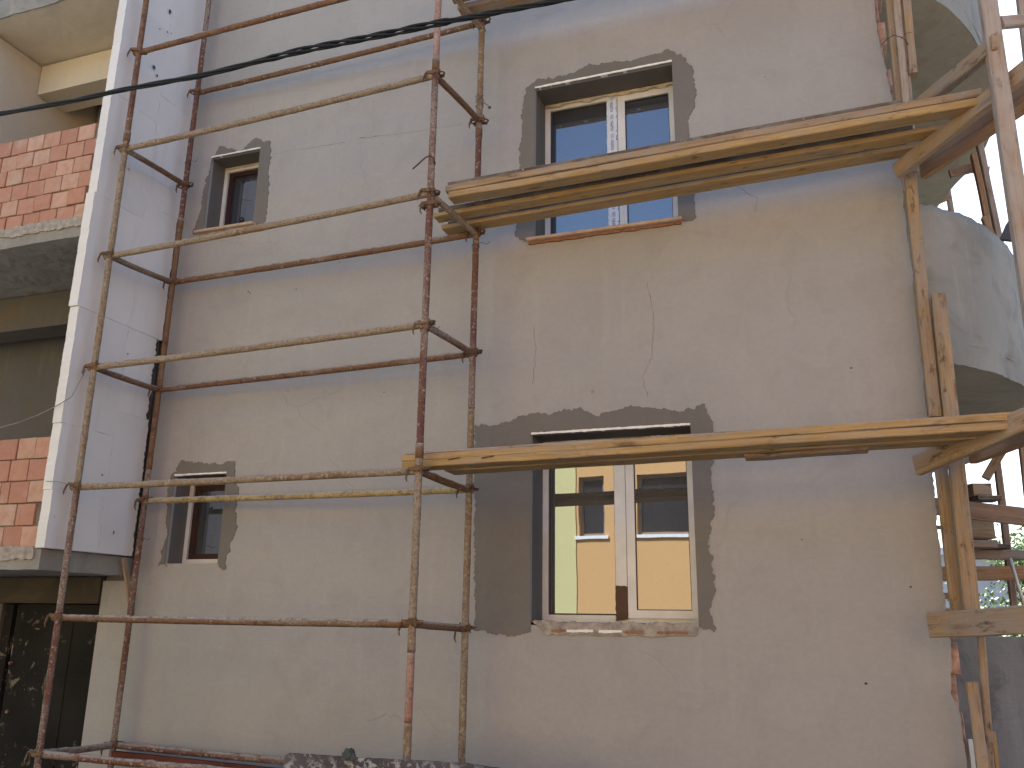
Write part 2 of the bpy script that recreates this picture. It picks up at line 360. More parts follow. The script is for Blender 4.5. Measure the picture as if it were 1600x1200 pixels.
# solid wall behind the render (reveals) and the body of the building
mb = MB()
xs = sorted({-5.87, .60} | {v for q in WIN.values() for v in q[:2]}); zs = sorted({0.0, ZT} | {v for q in WIN.values() for v in q[2:]})
mb2 = MB()
def inhole(x, z): return any(a < x < b_ and c < z < d for a,b_,c,d in WIN.values())
for i in range(len(xs)-1):
    for j in range(len(zs)-1):
        if not inhole((xs[i]+xs[i+1])/2, (zs[j]+zs[j+1])/2):
            mb2.box(xs[i], xs[i+1], .032, .40, zs[j], zs[j+1])
# keep only the outer skin: delete faces shared by neighbours
me = mesh_from('wall_core', mb2.v, mb2.f); bm = bmesh.new(); bm.from_mesh(me); bmesh.ops.remove_doubles(bm, verts=bm.verts, dist=.0005)
seen = {}
for f_ in bm.faces: seen.setdefault(tuple(round(c, 3) for c in f_.calc_center_median()), []).append(f_)
bmesh.ops.delete(bm, geom=[f_ for l in seen.values() if len(l) > 1 for f_ in l], context='FACES')
bm.to_mesh(me); bm.free(); link('wall_core', me, M['reveal'], bld)
mb = MB(); mb.box(-5.87,.60,.42,9,0,ZT); mb.box(-12,-5.9,.75,9,0,ZT); mb.build('building_body', M['darkconcrete'], bld)
mb = MB(); mb.box(-12,.75,-.05,9.2,ZT+.003,ZT+.2); mb.build('roof_slab', M['concrete'], bld)

# corner column of hollow clay blocks at the right edge of the wall
def block_mesh(w_, d_, h_, name='brick'):
    b = bmesh.new(); bmesh.ops.create_cube(b, size=1)
    for v in b.verts: v.co = Vector((v.co.x*w_, v.co.y*d_, v.co.z*h_))
    bmesh.ops.bevel(b, geom=b.edges[:], offset=.004, segments=1, affect='EDGES')
    m_ = bpy.data.meshes.new(name); b.to_mesh(m_); b.free(); return m_
cb = block_mesh(.30,.20,.185)
z = .02; k = 0
while z < ZT-.2:
    X = (.70 if (z < 1.7 or z > 2.75) else .655) - .15 + RND.uniform(-.012,.012)
    link('brick', cb, M['palebrick'], bld, Matrix.Translation((X+ (.01 if k%2 else -.006), .036+.1+RND.uniform(0,.006), z+.0925))); z += .2; k += 1
mb = MB(); mb.box(.601,.685,.045,.22,0,1.8); mb.box(.601,.645,.045,.22,1.801,2.8); mb.box(.601,.685,.045,.22,2.801,ZT); mb.build('corner_mortar', M['rubble'], bld)

# ---------------------------------------------------------------- windows
def rect_frame(mb, x0,x1,z0,z1,y0,y1,wl,wr,wb,wt_):
    mb.box(x0,x0+wl,y0,y1,z0,z1); mb.box(x1-wr,x1,y0,y1,z0,z1); mb.box(x0+wl,x1-wr,y0,y1,z0,z0+wb); mb.box(x0+wl,x1-wr,y0,y1,z1-wt_,z1)
def big_window(key, q, film, label):
    x0,x1,z0,z1 = WIN[key]; e_ = .003
    m1 = MB(); rect_frame(m1, x0+e_, x1-e_, z0+e_, z1-e_, q, q+.07, .045,.045,.05,.05)
    win = m1.build('window', M['white'], bld, label=label)
    xm = at(951, 250, q).x; xm2 = at(966.5, 250, q).x; xr = at(978, 250, q).x
    MB().box(xm, xm2, q-.012, q+.06, z0+.05, z1-.05).build('mullion', M['white'], win)
    # left leaf: thin dark rebate round the glass, right leaf: a sash standing proud
    m2 = MB(); rect_frame(m2, x0+.048, xm-.001, z0+.052, z1-.052, q+.018, q+.05, .018,.008,.012,.012); m2.build('glazing_seal', M['seal'], win)
    MB().box(xm2-.001, xm2+.0035, q-.0135, q+.0, z0+.05, z1-.05).build('glazing_seal', M['seal'], win)
    m3 = MB(); rect_frame(m3, xm2+.004, x1-.03, z0+.035, z1-.045, q-.018, q+.045, xr-xm2,.045,.055,.05); m3.build('sash', M['white'], win)
    m4 = MB(); rect_frame(m4, xr+.0005, x1-.0755, z0+.0905, z1-.0955, q-.003, q+.02, .006,.006,.006,.006); m4.build('glazing_seal', M['seal'], win)
    MB().box(x0+.06, xm-.004, q+.03, q+.036, z0+.058, z1-.058).build('pane', M['glass'], win)
    MB().box(xr+.004, x1-.078, q+.012, q+.018, z0+.094, z1-.099).build('pane', M['glass'], win)
    # smear of foam and mortar along the head of the frame
    m5 = MB(); n_ = 40
    for i in range(n_):
        xa = x0+.01+(x1-x0-.02)*i/n_; xb = x0+.01+(x1-x0-.02)*(i+1)/n_; h_ = .028+.022*noise.noise(Vector((i*.35, z0, 2)))
        m5.box(xa, xb, q-.021-.004*noise.noise(Vector((i*.5,3,z0))), q-.0185, z1-.004-h_, z1-.004)
    m5.build('mortar_smear', M['dirtywhite'], win)
    bd = ragged([(x0,z1+.001),(x1,z1+.001),(x1,z1+.017),(x0,z1+.017)], .005, .02, z0, 20, True)
    plate('corner_bead', [bd], -.014, .02, M['bead'], win)
    return win, xm, xm2
Q = .27
wu, xm, xm2 = big_window('ul', Q, True, 'upper two-leaf window with printed film on its mullion')
wl_, _, _ = big_window('ll', Q, False, 'lower two-leaf window reflecting orange and yellow houses')
# protective film with blue print on the upper mullion
x0,x1,z0,z1 = WIN['ul']
fe = ragged([(xm-.006,z0+.06),(xm2-.004,z0+.06),(xm2-.004,z1-.06),(xm-.006,z1-.06)], .006, .012, 4, 40, True)
plate('protective_film', [fe], Q-.016, Q-.013, M['film'], wu)
zc = z0+.12
for i in range(7):
    cu = bpy.data.curves.new('print_text', 'FONT'); cu.body = 'EGEPEN'; cu.size = .034; cu.align_x = 'LEFT'; cu.align_y = 'CENTER'; cu.extrude = .0004; cu.offset = .0
    to = bpy.data.objects.new('t', cu); COL.objects.link(to); bpy.context.view_layer.update()
    me = bpy.data.meshes.new_from_object(to.evaluated_get(bpy.context.evaluated_depsgraph_get())); bpy.data.objects.remove(to)
    lx = max(v.co.x for v in me.vertices)
    for v in me.vertices: v.co.x *= .092/lx; v.co.y *= 1.05
    Mt = Matrix.Translation(((xm+xm2)/2-.003, Q-.0168, zc)) @ Matrix(((0,-1,0,0),(0,0,-1,0),(1,0,0,0),(0,0,0,1)))
    link('film_lettering', me, M['ink'], wu, Mt)
    mg = MB(); xc_ = (xm+xm2)/2-.003
    mg.box(xc_-.014, xc_+.014, Q-.0168, Q-.0162, zc+.108, zc+.15); mg.build('film_print', M['greyink'], wu)
    zc += .178
for i in range(46):
    zz = z0+.07+i*.0265
    if RND.random() < .5:
        link('film_mark', MB().box(xm2-.012, xm2-.005, Q-.0170, Q-.0164, zz, zz+RND.uniform(.008,.018)) and mesh_from('film_mark', *(lambda b_: (b_.v, b_.f))(MB().box(xm2-.010-RND.uniform(0,.003), xm2-.0055, Q-.0170, Q-.0164, zz, zz+RND.uniform(.008,.02)))), M['ink'], wu) if i < 46 else None
# film torn off the lower mullion: brown foil shows
x0,x1,z0,z1 = WIN['ll']
fe = ragged([(xm-.002,z0+.012),(xm2+.002,z0+.03),(xm2+.002,z0+.255),(xm-.002,z0+.26)], .008, .02, 8, 30, True)
plate('bare_foil', [fe], Q-.024, Q-.0125, M['brown'], wl_, label='brown foil laid bare where the white film is torn off')
# broken mortar and clay along the foot of the lower window
lo = ragged([(x0+.12,z0-.085),(x1-.03,z0-.075),(x1-.0,z0+.006),(x0+.02,z0+.006)], .02, .02, 5, 14, True)
plate('rough_sill_bed', [lo], -.012, .02, M['rubble'], wl_)
for i, (a_, b_) in enumerate(((.16,.26),(.27,.46),(.50,.66),(.68,.8),(.9,1.1))):
    q_ = ragged([(x0+a_,z0-.065),(x0+b_,z0-.062),(x0+b_,z0-.045),(x0+a_,z0-.048)], .006, .015, 9+i, 30, True)
    plate('sill_fragment', [q_], -.019, -.013, M['bead'] if i in (1,2) else M['clay'], wl_)
bl = MB(); bl.box(x0+.004, x1-.004, .0, Q, z0-.02, z0+.002); bl.build('sill_bed', M['rubble'], wl_)

def sill(key, parent, ov):
    x0,x1,z0,z1 = WIN[key]; b_ = bmesh.new(); n_ = 24
    xs_ = [x0-ov+(x1-x0+ov*1.6)*i/n_ for i in range(n_+1)]; vs = []; fs = []
    for i, x in enumerate(xs_):
        j = .0025*noise.noise(Vector((x*6, 1, z0)))
        vs += [(x,-.055+j,z0-.024),(x,-.06+j,z0-.018),(x,-.06+j,z0-.004),(x,-.055+j,z0+.001),(x,-.001 if (x<x0 or x>x1) else Q,z0+.001),(x,-.001 if (x<x0 or x>x1) else Q,z0-.024)]
    for i in range(n_):
        for k_ in range(6): a_ = i*6+k_; b2 = i*6+(k_+1)%6; fs.append((a_,b2,b2+6,a_+6))
    fs += [tuple(range(6)), tuple(range(n_*6,n_*6+6))]
    link('sill', mesh_from('sill', vs, fs), M['sill'], parent)
    lo = ragged([(x0-ov*.8,z0-.045),(x1+ov*.4,z0-.04),(x1+ov*.4,z0-.025),(x0-ov*.8,z0-.025)], .012, .02, z0, 22, True)
    plate('sill_bedding', [lo], -.02, .02, M['clay'] if key == 'ul' else M['rubble'], parent)
sill('ul', wu, .05)
def small_window(key, q, label, px_l):
    x0,x1,z0,z1 = WIN[key]; e_ = .003; m1 = MB()
    rect_frame(m1, x0+e_, x1-e_, z0+e_, z1-e_, q, q+.07, .04,.04,.045,.05)
    win = m1.build('window', M['white'], bld, label=label)
    m2 = MB(); rect_frame(m2, x0+.045, x1-.045, z0+.05, z1-.055, q+.02, q+.065, .05,.05,.045,.045); m2.build('sash', M['darkfoil'], win)
    MB().box(x0+.094, x1-.094, q+.04, q+.046, z0+.094, z1-.099).build('pane', M['glass'], win)
    m5 = MB(); rect_frame(m5, x0+.004, x1-.004, z1-.03, z1-.004, q-.006, q-.001, .01,.01,.004,.02); m5.build('mortar_smear', M['dirtywhite'], win)
    bd = ragged([(x0,z1+.001),(x1,z1+.001),(x1,z1+.016),(x0,z1+.016)], .005, .02, z0, 20, True)
    plate('corner_bead', [bd], -.014, .02, M['bead'], win); return win
wsu = small_window('su', .2, 'small upper window beside the white insulation', 349)
wsl = small_window('sl', .2, 'small lower window behind two scaffold tubes', 295)
sill('su', wsu, .06)
# cement bands trowelled round each opening
def upatch(outer_px, inner, seed, name='cement_band', amp=.042):
    op = [at(x, y, 0) for x, y in outer_px]; op = ragged([(p.x, p.z) for p in op], amp, .009, seed, 5.5)
    plate(name, [op + [Vector(p) for p in inner]], -.0065, .0, M['patch'], bld)
def inner_of(key, drop=0):
    x0,x1,z0,z1 = WIN[key]; return [(x1,z0-drop),(x1,z1),(x0,z1),(x0,z0-drop)]
upatch([(822,376),(806,368),(813,318),(816,300),(812,250),(815,180),(822,140),(842,126),(880,120),(930,100),(1000,92),(1040,81),(1068,86),(1084,110),(1084,160),(1076,200),(1082,250),(1084,310),(1088,340),(1062,347)], inner_of('ul'), 1)
upatch([(830,988),(800,994),(742,984),(741,880),(742,760),(742,662),(775,664),(800,658),(830,650),(900,640),(935,650),(980,635),(1060,641),(1100,632),(1113,665),(1110,740),(1118,800),(1108,850),(1118,900),(1110,955),(1117,988),(1088,978)], inner_of('ll'), 2)
upatch([(314,364),(302,366),(312,335),(317,300),(328,265),(344,228),(375,236),(400,216),(424,222),(421,260),(418,320),(412,352),(401,350)], inner_of('su'), 3)
upatch([(262,886),(247,884),(262,830),(260,772),(270,742),(284,719),(330,725),(366,722),(371,765),(366,835),(352,892),(342,882)], inner_of('sl'), 4)
# hairline cracks and pits where the photograph shows them
def crack(pts, wd):
    P_ = []
    pp = [at(x, y, 0) for x, y in pts]; q = ragged([(p.x, p.z) for p in pp], .02, .015, pts[0][0], 12)
    L_ = []; R_ = []
    for i, p in enumerate(q):
        w_ = wd*(.35+.65*abs(noise.noise(Vector((p.x*20, p.y*20, 3)))*2)); L_.append(Vector((p.x-w_, p.y))); R_.append(Vector((p.x+w_, p.y+w_*.6)))
    plate('hairline_crack', [L_+R_[::-1]], -.0012, .0, M['patch'], bld)
crack([(1012,440),(1022,500),(1018,560),(1005,590),(1012,622)], .0022)
crack([(1150,292),(1185,310),(1180,330)], .002)
crack([(424,241),(480,232),(540,222)], .002); crack([(560,216),(620,210),(720,194)], .0016)
crack([(833,510),(838,545),(832,600)], .002)
for i, (x, y, r_) in enumerate(((388,456,.012),(391,458,.01),(463,452,.009),(765,168,.022),(1330,575,.01),(1253,843,.008),(1423,917,.01),(1353,1068,.014),(530,410,.007),(600,613,.008),(450,612,.008),(1195,120,.006))):
    c_ = at(x, y, 0); r_ = r_*.7; pts_ = [(c_.x+r_*math.cos(t)*(1+.4*noise.noise(Vector((t,x,0)))), c_.z+r_*.8*math.sin(t)) for t in [j*math.pi/6 for j in range(12)]]
    plate('pit', [[Vector(p) for p in pts_]], -.0014, .0, M['darkgrey'], bld)
rg = ragged([(p.x, p.z) for p in [at(x, y, 0) for x, y in ((742,985),(738,1050),(744,1120),(742,1180),(750,1180),(752,1120),(748,1050),(752,990))]], .02, .02, 6, 6, True)

# ---------------------------------------------------------------- left bay: loggias
XR = -5.62
FY = -.93
def ccbox(name, *b6, mat='concrete', label=None): return MB().box(*b6).build(name, M[mat], bld, label=label)
def rough_slab(name, x0,x1,y0,y1,z0,z1, mat, amp=.008):
    b = bmesh.new(); bmesh.ops.create_cube(b, size=1)
    for v in b.verts: v.co = Vector(((x0+x1)/2+v.co.x*(x1-x0), (y0+y1)/2+v.co.y*(y1-y0), (z0+z1)/2+v.co.z*(z1-z0)))
    bmesh.ops.subdivide_edges(b, edges=[e_ for e_ in b.edges if abs(e_.verts[0].co.x-e_.verts[1].co.x) > .3], cuts=60, use_grid_fill=True)
    bmesh.ops.subdivide_edges(b, edges=[e_ for e_ in b.edges if abs(e_.verts[0].co.y-e_.verts[1].co.y) > .3], cuts=24, use_grid_fill=True)
    for v in b.verts: v.co += noise.noise_vector(v.co*5)*amp + noise.noise_vector(v.co*17)*amp*.6
    m_ = bpy.data.meshes.new(name); b.to_mesh(m_); b.free(); return link(name, m_, M[mat], bld)
rough_slab('balcony_slab', -9.5, -5.60, FY, .7, 2.02, 2.175, 'concrete')
rough_slab('balcony_slab', -9.5, -5.66, FY, .7, 4.775, 4.94, 'concrete')
rough_slab('balcony_slab', -9.5, -5.66, FY, .7, 7.285, 7.50, 'cream', .004)
rough_slab('slab_edge', -9.5, -5.66, FY-.015, FY-.0, 7.28, 7.50, 'concrete', .012)
ccbox('loggia_pier', -5.74, XR-.003, -.85, .4, 2.19, ZT, mat='concrete')
# upper loggia
ccbox('loggia_partition', -7.56, -7.40, FY+.02, .74, 4.95, 7.27, mat='cream')
ccbox('loggia_beam', -7.39, -5.75, -.23, .12, 6.93, 7.27, mat='cream')
ccbox('loggia_back_wall', -7.39, -5.75, .55, .74, 4.95, 7.27, mat='cream')
ccbox('loggia_partition', -9.4, -7.57, -.5, .74, 4.95, 7.27, mat='cream')
# lower loggia
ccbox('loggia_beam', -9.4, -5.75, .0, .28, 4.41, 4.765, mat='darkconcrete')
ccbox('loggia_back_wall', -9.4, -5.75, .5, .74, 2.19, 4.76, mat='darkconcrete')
# ground floor beam and the black steel door
ccbox('ground_beam', -9.4, -5.88, -.02, .3, 1.79, 2.01, mat='darkbrown')
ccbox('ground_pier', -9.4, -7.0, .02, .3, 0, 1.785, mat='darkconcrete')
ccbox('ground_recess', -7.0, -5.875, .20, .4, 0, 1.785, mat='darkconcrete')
dr = MB().box(-6.86,-5.885,.06,.10,.02,1.775).build('door', M['doorblack'], bld, label='black mortar-splashed steel door under the lowest slab')
MB().box(-6.86,-5.90,.052,.06,1.14,1.165).build('rail', M['doorblack'], dr)
MB().box(-6.20,-6.19,.052,.06,.1,1.7).build('rail', M['doorblack'], dr)
for x, y in ((17,1036),(12,1112)):
    c_ = at(x, y, .05); MB().tube([(c_.x,.058,c_.z),(c_.x,.035,c_.z)], .014, 10).build('bolt', M['rustpipe'], dr)
MB().box(-6.99,-6.90,.05,.1,.02,1.775).build('door_post', M['doorblack'], bld)

# brick parapets: every block its own object
def parapet(zb, zt, x_end, seed):
    r_ = random.Random(seed)
    wall = MB().box(-7.9, x_end+.0, FY+.042, FY+.16, zb+.005, zt-.01).build('brick_parapet', M['mortar'], bld)
    rows = 6 if zt-zb > .9 else 5; h_ = (zt-zb)/rows - .001; mw = .195
    meshes = [block_mesh(mw-.008, .13, h_-.009), block_mesh(mw*.5-.008, .13, h_-.009), block_mesh(mw*1.5-.008, .13, h_-.009)]
    for row in range(rows):
        x = x_end + .0 - (r_.uniform(.04,.1) if row % 2 else 0); first = True
        while x > -7.8:
            k_ = 0 if r_.random() < .94 else (2 if r_.random() < .6 else 1)
            wd = (mw, mw*.5, mw*1.5)[k_]
            if first and row % 2: pass
            zc_ = zb + h_*(row+.5) + r_.uniform(-.003,.003)
            rot = Matrix.Rotation(r_.uniform(-.012,.012), 4, 'Y') @ Matrix.Rotation(r_.uniform(-.02,.02), 4, 'Z')
            link('brick', meshes[k_], M['brick'], wall, Matrix.Translation((x-wd/2, FY+.09+r_.uniform(-.009,.006), zc_)) @ rot)
            x -= wd; first = False
    return wall
parapet(4.945, 5.885, -5.655, 5); parapet(2.18, 3.065, -5.655, 9)
# mortar squeezed over the foot of the upper parapet
for zb_, sd_ in ((4.945,3),(2.18,4)):
    pp_ = ragged([(-7.9,zb_-.07),(-5.67,zb_-.075),(-5.67,zb_+.012),(-7.9,zb_+.014)], .035, .02, sd_, 5, True)
    plate('mortar_fillet', [pp_], FY-.016, FY+.02, M['rubble'], bld)

# ---------------------------------------------------------------- white insulation boards on the side of the bay
def foam_board(y0, y1, z0, z1, dx, seed, label=None, rag=None):
    """board on the x = XR plane, y0 front, y1 rear"""
    r_ = random.Random(seed); T = .09
    def edge(p, q, amp): return ragged([p, q], amp, .02, seed+p[0]*3, 9)[:-1]
    lp = edge((y0,z0),(y1,z0),.003) + edge((y1,z0),(y1,z1), rag or .003) + edge((y1,z1),(y0,z1),.003) + edge((y0,z1),(y0,z0),.007)
    tr = tessellate_polygon([[Vector((a_[0],a_[1],0)) for a_ in lp]]); N = len(lp)
    vs = [(XR+T+dx, p[0], p[1]) for p in lp] + [(XR+dx, p[0], p[1]) for p in lp]
    fs = [tuple(t_) for t_ in tr] + [tuple(i+N for i in t_) for t_ in tr] + [(i,(i+1)%N,(i+1)%N+N,i+N) for i in range(N)]
    link('insulation_board', mesh_from('insulation_board', vs, fs), M['foamboard'], bld, label=label)
zs_l = [2.18, 2.62, 3.14, 4.105, 5.12, 6.1, 7.08, 8.1, 9.0]
for i in range(len(zs_l)-1):
    yf = (-.975,-.985,-.995,-1.01,-.995,-.985,-.975,-.97)[i]
    g_ = .0025 if i in (2,3) else .0005
    foam_board(yf, -.4502, zs_l[i]+(.0025 if i == 3 else .0005), zs_l[i+1]-(.0025 if i == 2 else .0005), (.004,.003,.004,.0,.001,.002,.001,.0)[i], 20+i)
zs_r = [2.18, 3.36, 4.105, 5.3, 6.4, 7.4, 8.6]
for i in range(len(zs_r)-1):
    foam_board(-.4492, (-.075,-.105,-.04,-.02,-.012,-.012)[i], zs_r[i]+(.002 if i == 2 else .0005), zs_r[i+1]-(.002 if i == 1 else .0005), (.003,.0035,.001,.0,.001,.0)[i], 40+i, rag=(.03,.045,.012,.01,.01,.01)[i])
pp_ = ragged([(-.16,2.3),(-.02,2.25),(-.015,4.15),(-.1,4.1),(-.15,3.8)], .03, .03, 2, 8, True)
tr = tessellate_polygon([[Vector((p.x,p.y,0)) for p in pp_]]); link('dark_gap_sheet', mesh_from('dark_gap_sheet', [(XR+.035,p.x,p.y) for p in pp_], [tuple(t_) for t_ in tr]), M['darkgrey'], bld)  # dark sheet filling the gap along the boards' ragged rear edge
ccbox('loggia_pier', -5.735, XR+.03, -.40, -.002, 2.19, ZT, mat='reveal')
# scorch marks and dents on the boards
for i, (x, y, w_, h_) in enumerate(((266,18,.03,.05),(241,105,.035,.04),(246,118,.02,.03),(250,45,.02,.012),(262,50,.015,.02),(268,52,.012,.012),(188,322,.008,.01),(160,742,.02,.012),(178,832,.012,.035),(200,553,.012,.02))):
    c_ = atx(x, y, XR+.105); q_ = [Vector((c_.y+w_*.5*math.cos(t)*(1+.5*noise.noise(Vector((t*2,i,0)))), c_.z+h_*.5*math.sin(t)*(1+.5*noise.noise(Vector((t*2,i,5)))))) for t in [j*math.pi/7 for j in range(14)]]
    link('scuff_mark', mesh_from('scuff_mark', [(XR+.1035,p.x,p.y) for p in q_], [tuple(range(len(q_)))]), M['darkgrey'], bld)

# ---------------------------------------------------------------- rounded balconies at the right-hand corner
CURVE = [(.69,.03),(.87,.1),(1.14,.37),(1.34,.68),(1.50,1.02),(1.72,1.7),(1.83,2.45),(1.79,3.05),(1.60,3.72),(1.42,4.4),(1.0,5.0),(.62,5.3)]
def spline(pts, n_=8):
    out = []
    for i in range(len(pts)-1):
        p0 = Vector(pts[max(i-1,0)]); p1 = Vector(pts[i]); p2 = Vector(pts[i+1]); p3 = Vector(pts[min(i+2,len(pts)-1)])
        for j in range(n_):
            t = j/n_; out.append(.5*((2*p1)+(p2-p0)*t+(2*p0-5*p1+4*p2-p3)*t*t+(3*p1-p0-3*p2+p3)*t**3))
    out.append(Vector(pts[-1])); return out
CV = spline(CURVE)
def balcony(zb, zt):
    N = len(CV); rows = 14; vs = []; fs = []
    # parapet: outer and inner skin
    for k_ in range(rows+1):
        z_ = zb + (zt-zb)*k_/rows
        for i, p in enumerate(CV):
            d = (CV[min(i+1,N-1)]-CV[max(i-1,0)]).normalized(); nn = Vector((d.y,-d.x))
            o = .012*noise.noise(Vector((i*.25, z_*2.5, zb))) + .006*noise.noise(Vector((i*.9, z_*9, zb)))
            if k_ in (0, rows): o += .006*noise.noise(Vector((i*1.7, z_, 4)))
            jz = (-.016*abs(noise.noise(Vector((i*.8, 0, z_)))) if k_ == 0 else .012*noise.noise(Vector((i*.8, 0, z_)))) if k_ in (0, rows) else 0
            if k_ == 0: o = 0
            vs.append((p.x+nn.x*o, p.y+nn.y*o, z_+jz))
    for k_ in range(rows):
        for i in range(N-1): a_ = k_*N+i; fs.append((a_,a_+1,a_+1+N,a_+N))
    b0 = len(vs)
    for z_ in (zb+.16, zt):
        for i, p in enumerate(CV):
            d = (CV[min(i+1,N-1)]-CV[max(i-1,0)]).normalized(); nn = Vector((d.y,-d.x)); vs.append((p.x-nn.x*.12, p.y-nn.y*.12, z_))
    for i in range(N-1): fs.append((b0+i,b0+i+1,b0+N+i+1,b0+N+i)); fs.append((rows*N+i, rows*N+i+1, b0+N+i+1, b0+N+i))
    sl_v = []; sl_f = []
    for z_ in (zb-.002, zb+.15):
        for p in CV: sl_v.append((p.x, p.y, z_))
    sl_f += [tuple(range(N)), tuple(range(N,2*N))]
    slab = link('balcony_slab', mesh_from('balcony_slab', sl_v, sl_f), M['soffit'], bld, label='yellowish underside of a rounded balcony')
    link('balcony_parapet', mesh_from('balcony_parapet', vs, fs, True), M['bconcrete'], slab)
balcony(3.375, 4.515); balcony(6.33, 7.47)
ccbox('side_beam', .603, 1.5, 4.45, 4.75, 5.75, 6.32, mat='soffit')

# ---------------------------------------------------------------- steel tube scaffold
def frame_from(p0, p1, upv=Vector((0,0,1))):
    x = (p1-p0).normalized(); y = upv.cross(x)
    if y.length < .01: y = Vector((0,1,0)).cross(x)
    y.normalize(); z_ = x.cross(y)
    return Matrix(((x.x,y.x,z_.x,p0.x),(x.y,y.y,z_.y,p0.y),(x.z,y.z,z_.z,p0.z),(0,0,0,1)))
def pipe(name, p0, p1, mat, parent, r=.024, lump=.004, bow=.008, seed=None, label=None):
    p0, p1 = Vector(p0), Vector(p1); L = (p1-p0).length; n_ = max(4, int(L/.035)); k_ = 12
    s = seed if seed is not None else RND.uniform(0,99); vs = []; fs = []; Mx = frame_from(p0, p1); R3 = Mx.to_3x3()
    for i in range(n_+1):
        t = i/n_; oy = bow*math.sin(math.pi*t)*math.sin(s); oz = -bow*math.sin(math.pi*t)*abs(math.cos(s))
        for j in range(k_):
            a_ = 2*math.pi*j/k_; c_, sn = math.cos(a_), math.sin(a_)
            upw = (R3 @ Vector((0,c_,sn))).z
            lu = lump*(max(0, noise.noise(Vector((t*L*9, j*.6, s)))) + .8*max(0, noise.noise(Vector((t*L*28, j, s))))) * (1.6 if upw > .5 else .5)
            vs.append((t*L, oy+c_*(r+lu), oz+sn*(r+lu)))
    for i in range(n_):
        for j in range(k_): a_ = i*k_+j; b_ = i*k_+(j+1)%k_; fs.append((a_,b_,b_+k_,a_+k_))
    fs += [tuple(range(k_))[::-1], tuple(n_*k_+j for j in range(k_))]
    return link(name, mesh_from(name, vs, fs, True), M[mat], parent, Mx, label)
YF, YB = -.90, -.20
def postpx(pts, Y):  # straight line fitted through measured points
    q = [at(x, y, Y) for x, y in pts]; n_ = len(q); mz = sum(p.z for p in q)/n_; mx = sum(p.x for p in q)/n_
    s = sum((p.z-mz)*(p.x-mx) for p in q)/sum((p.z-mz)**2 for p in q)
    return lambda z_: Vector((mx+s*(z_-mz), Y, z_))
FL = postpx([(238,0),(196,232),(167,401),(139,575),(108,762),(91,965),(75,1200)], YF)
BL = postpx([(335,0),(310,145),(287,290),(264,442),(240,608),(217,783),(205,975),(190,1165)], YB+.05)
FR = postpx([(690,0),(681,118),(669,303),(658,508),(651,736),(647,976),(640,1180)], YF-.02)
BR = postpx([(757,30),(746,190),(741,366),(739,553),(733,765),(728,980),(722,1180)], YB-.05)
scf = thing('tube_scaffold', 'rusty red steel tube scaffold standing in front of the grey wall', 'scaffold', (FR(0).x, FR(0).y, 0))
def stand(fn, segs, off=0):
    for i, (za, zb, mt, lb) in enumerate(segs): pipe('pole', fn(za), fn(zb), mt, scf, r=.0245, bow=.0, lump=.0035 if mt != 'cempipe' else .006, label=lb)
zT = 8.4
stand(FL, [(0,2.66,'redpipe',None),(2.662,5.67,'cempipe',None),(5.672,zT,'rustpipe',None)])
stand(BL, [(0,2.9,'redpipe',None),(2.902,5.2,'rustpipe',None),(5.202,zT,'redpipe',None)])
zj = FR(0) and at(686,100,YF-.02).z
z_s0 = at(643,1130,YF-.02).z; z_s1 = at(646,1020,YF-.02).z; z_c = at(652,705,YF-.02).z
stand(FR, [(0,z_s0,'cempipe',None),(z_s0+.002,z_s1,'salmon','salmon painted length of the front pole'),(z_s1+.002,z_c,'cempipe','grey mortar-caked length of pole'),(z_c+.002,zj,'redpipe','red painted length of pole'),(zj+.002,zT,'pinkpipe','pale pinkish length of pole')])
z_b0 = at(738,640,YB-.05).z; z_b1 = at(744,280,YB-.05).z; z_b2 = at(746,190,YB-.05).z
stand(BR, [(0,z_b0,'cempipe',None),(z_b0+.002,z_b2,'redpipe',None),(z_b2+.002,zT,'cempipe',None)])
for fn, z_ in ((FR, zj), (BL, 5.2), (FL, 5.67), (FR, z_c), (BR, z_b2-.1)):
    MB().tube([fn(z_-.05), fn(z_+.05)], .0285, 12).build('pole_joint', M['rustpipe'], scf, smooth=True)

def coupler_mesh():
    b = MB()
    b.tube([(0,0,-.022),(0,0,.022)], .032, 10)
    # flat oval collar with two ears, one either side of the pole
    n_ = 16
    for sgn in (-1, 1):
        ring = [(sgn*.052+.024*math.cos(2*math.pi*i/n_), .020*math.sin(2*math.pi*i/n_), .004*math.sin(i)) for i in range(n_)]
        b.tube(ring+[ring[0]], .007, 6, False)
    b.box(-.06,.06,-.036,-.030,-.012,.014); b.box(-.06,.06,.030,.036,-.012,.014)
    b.tube([(-.058,-.04,-.0),(-.064,-.04,-.03),(-.07,-.042,-.06),(-.062,-.044,-.085)], [.007,.008,.007,.004], 6)
    b.tube([(.045,-.038,.03),(.045,-.038,-.035)], .006, 6)
    b.tube([(-.045,.038,.045),(-.045,.038,-.02)], .006, 6)
    return mesh_from('coupler', b.v, b.f, False)
CM = coupler_mesh()
def coupler(p, ang=0, tilt=0):
    link('coupler', CM, M['coupler'], scf, Matrix.Translation(p) @ Matrix.Rotation(ang, 4, 'Z') @ Matrix.Rotation(tilt, 4, 'X') @ Matrix.Rotation(RND.uniform(-.2,.2), 4, 'Y'))
frontL = [(225,80),(196,233),(167,401),(139,575),(108,762),(91,965),(80,1180)]
frontR = [(690,-42),(680,118),(668,303),(658,508),(650,736),(647,975),(640,1222)]
backL = [(310,145),None,(264,442),(240,610),(217,783),None,(190,1165)]
backR = [(755,35),None,(740,366),(738,553),(733,765),None,(722,1225)]
fm = ['rustpipe','cempipe','cempipe','cempipe','cempipe','rustpipe','redpipe']
bmats = ['rustpipe',None,'rustpipe','rustpipe','yellowpipe',None,'redpipe']
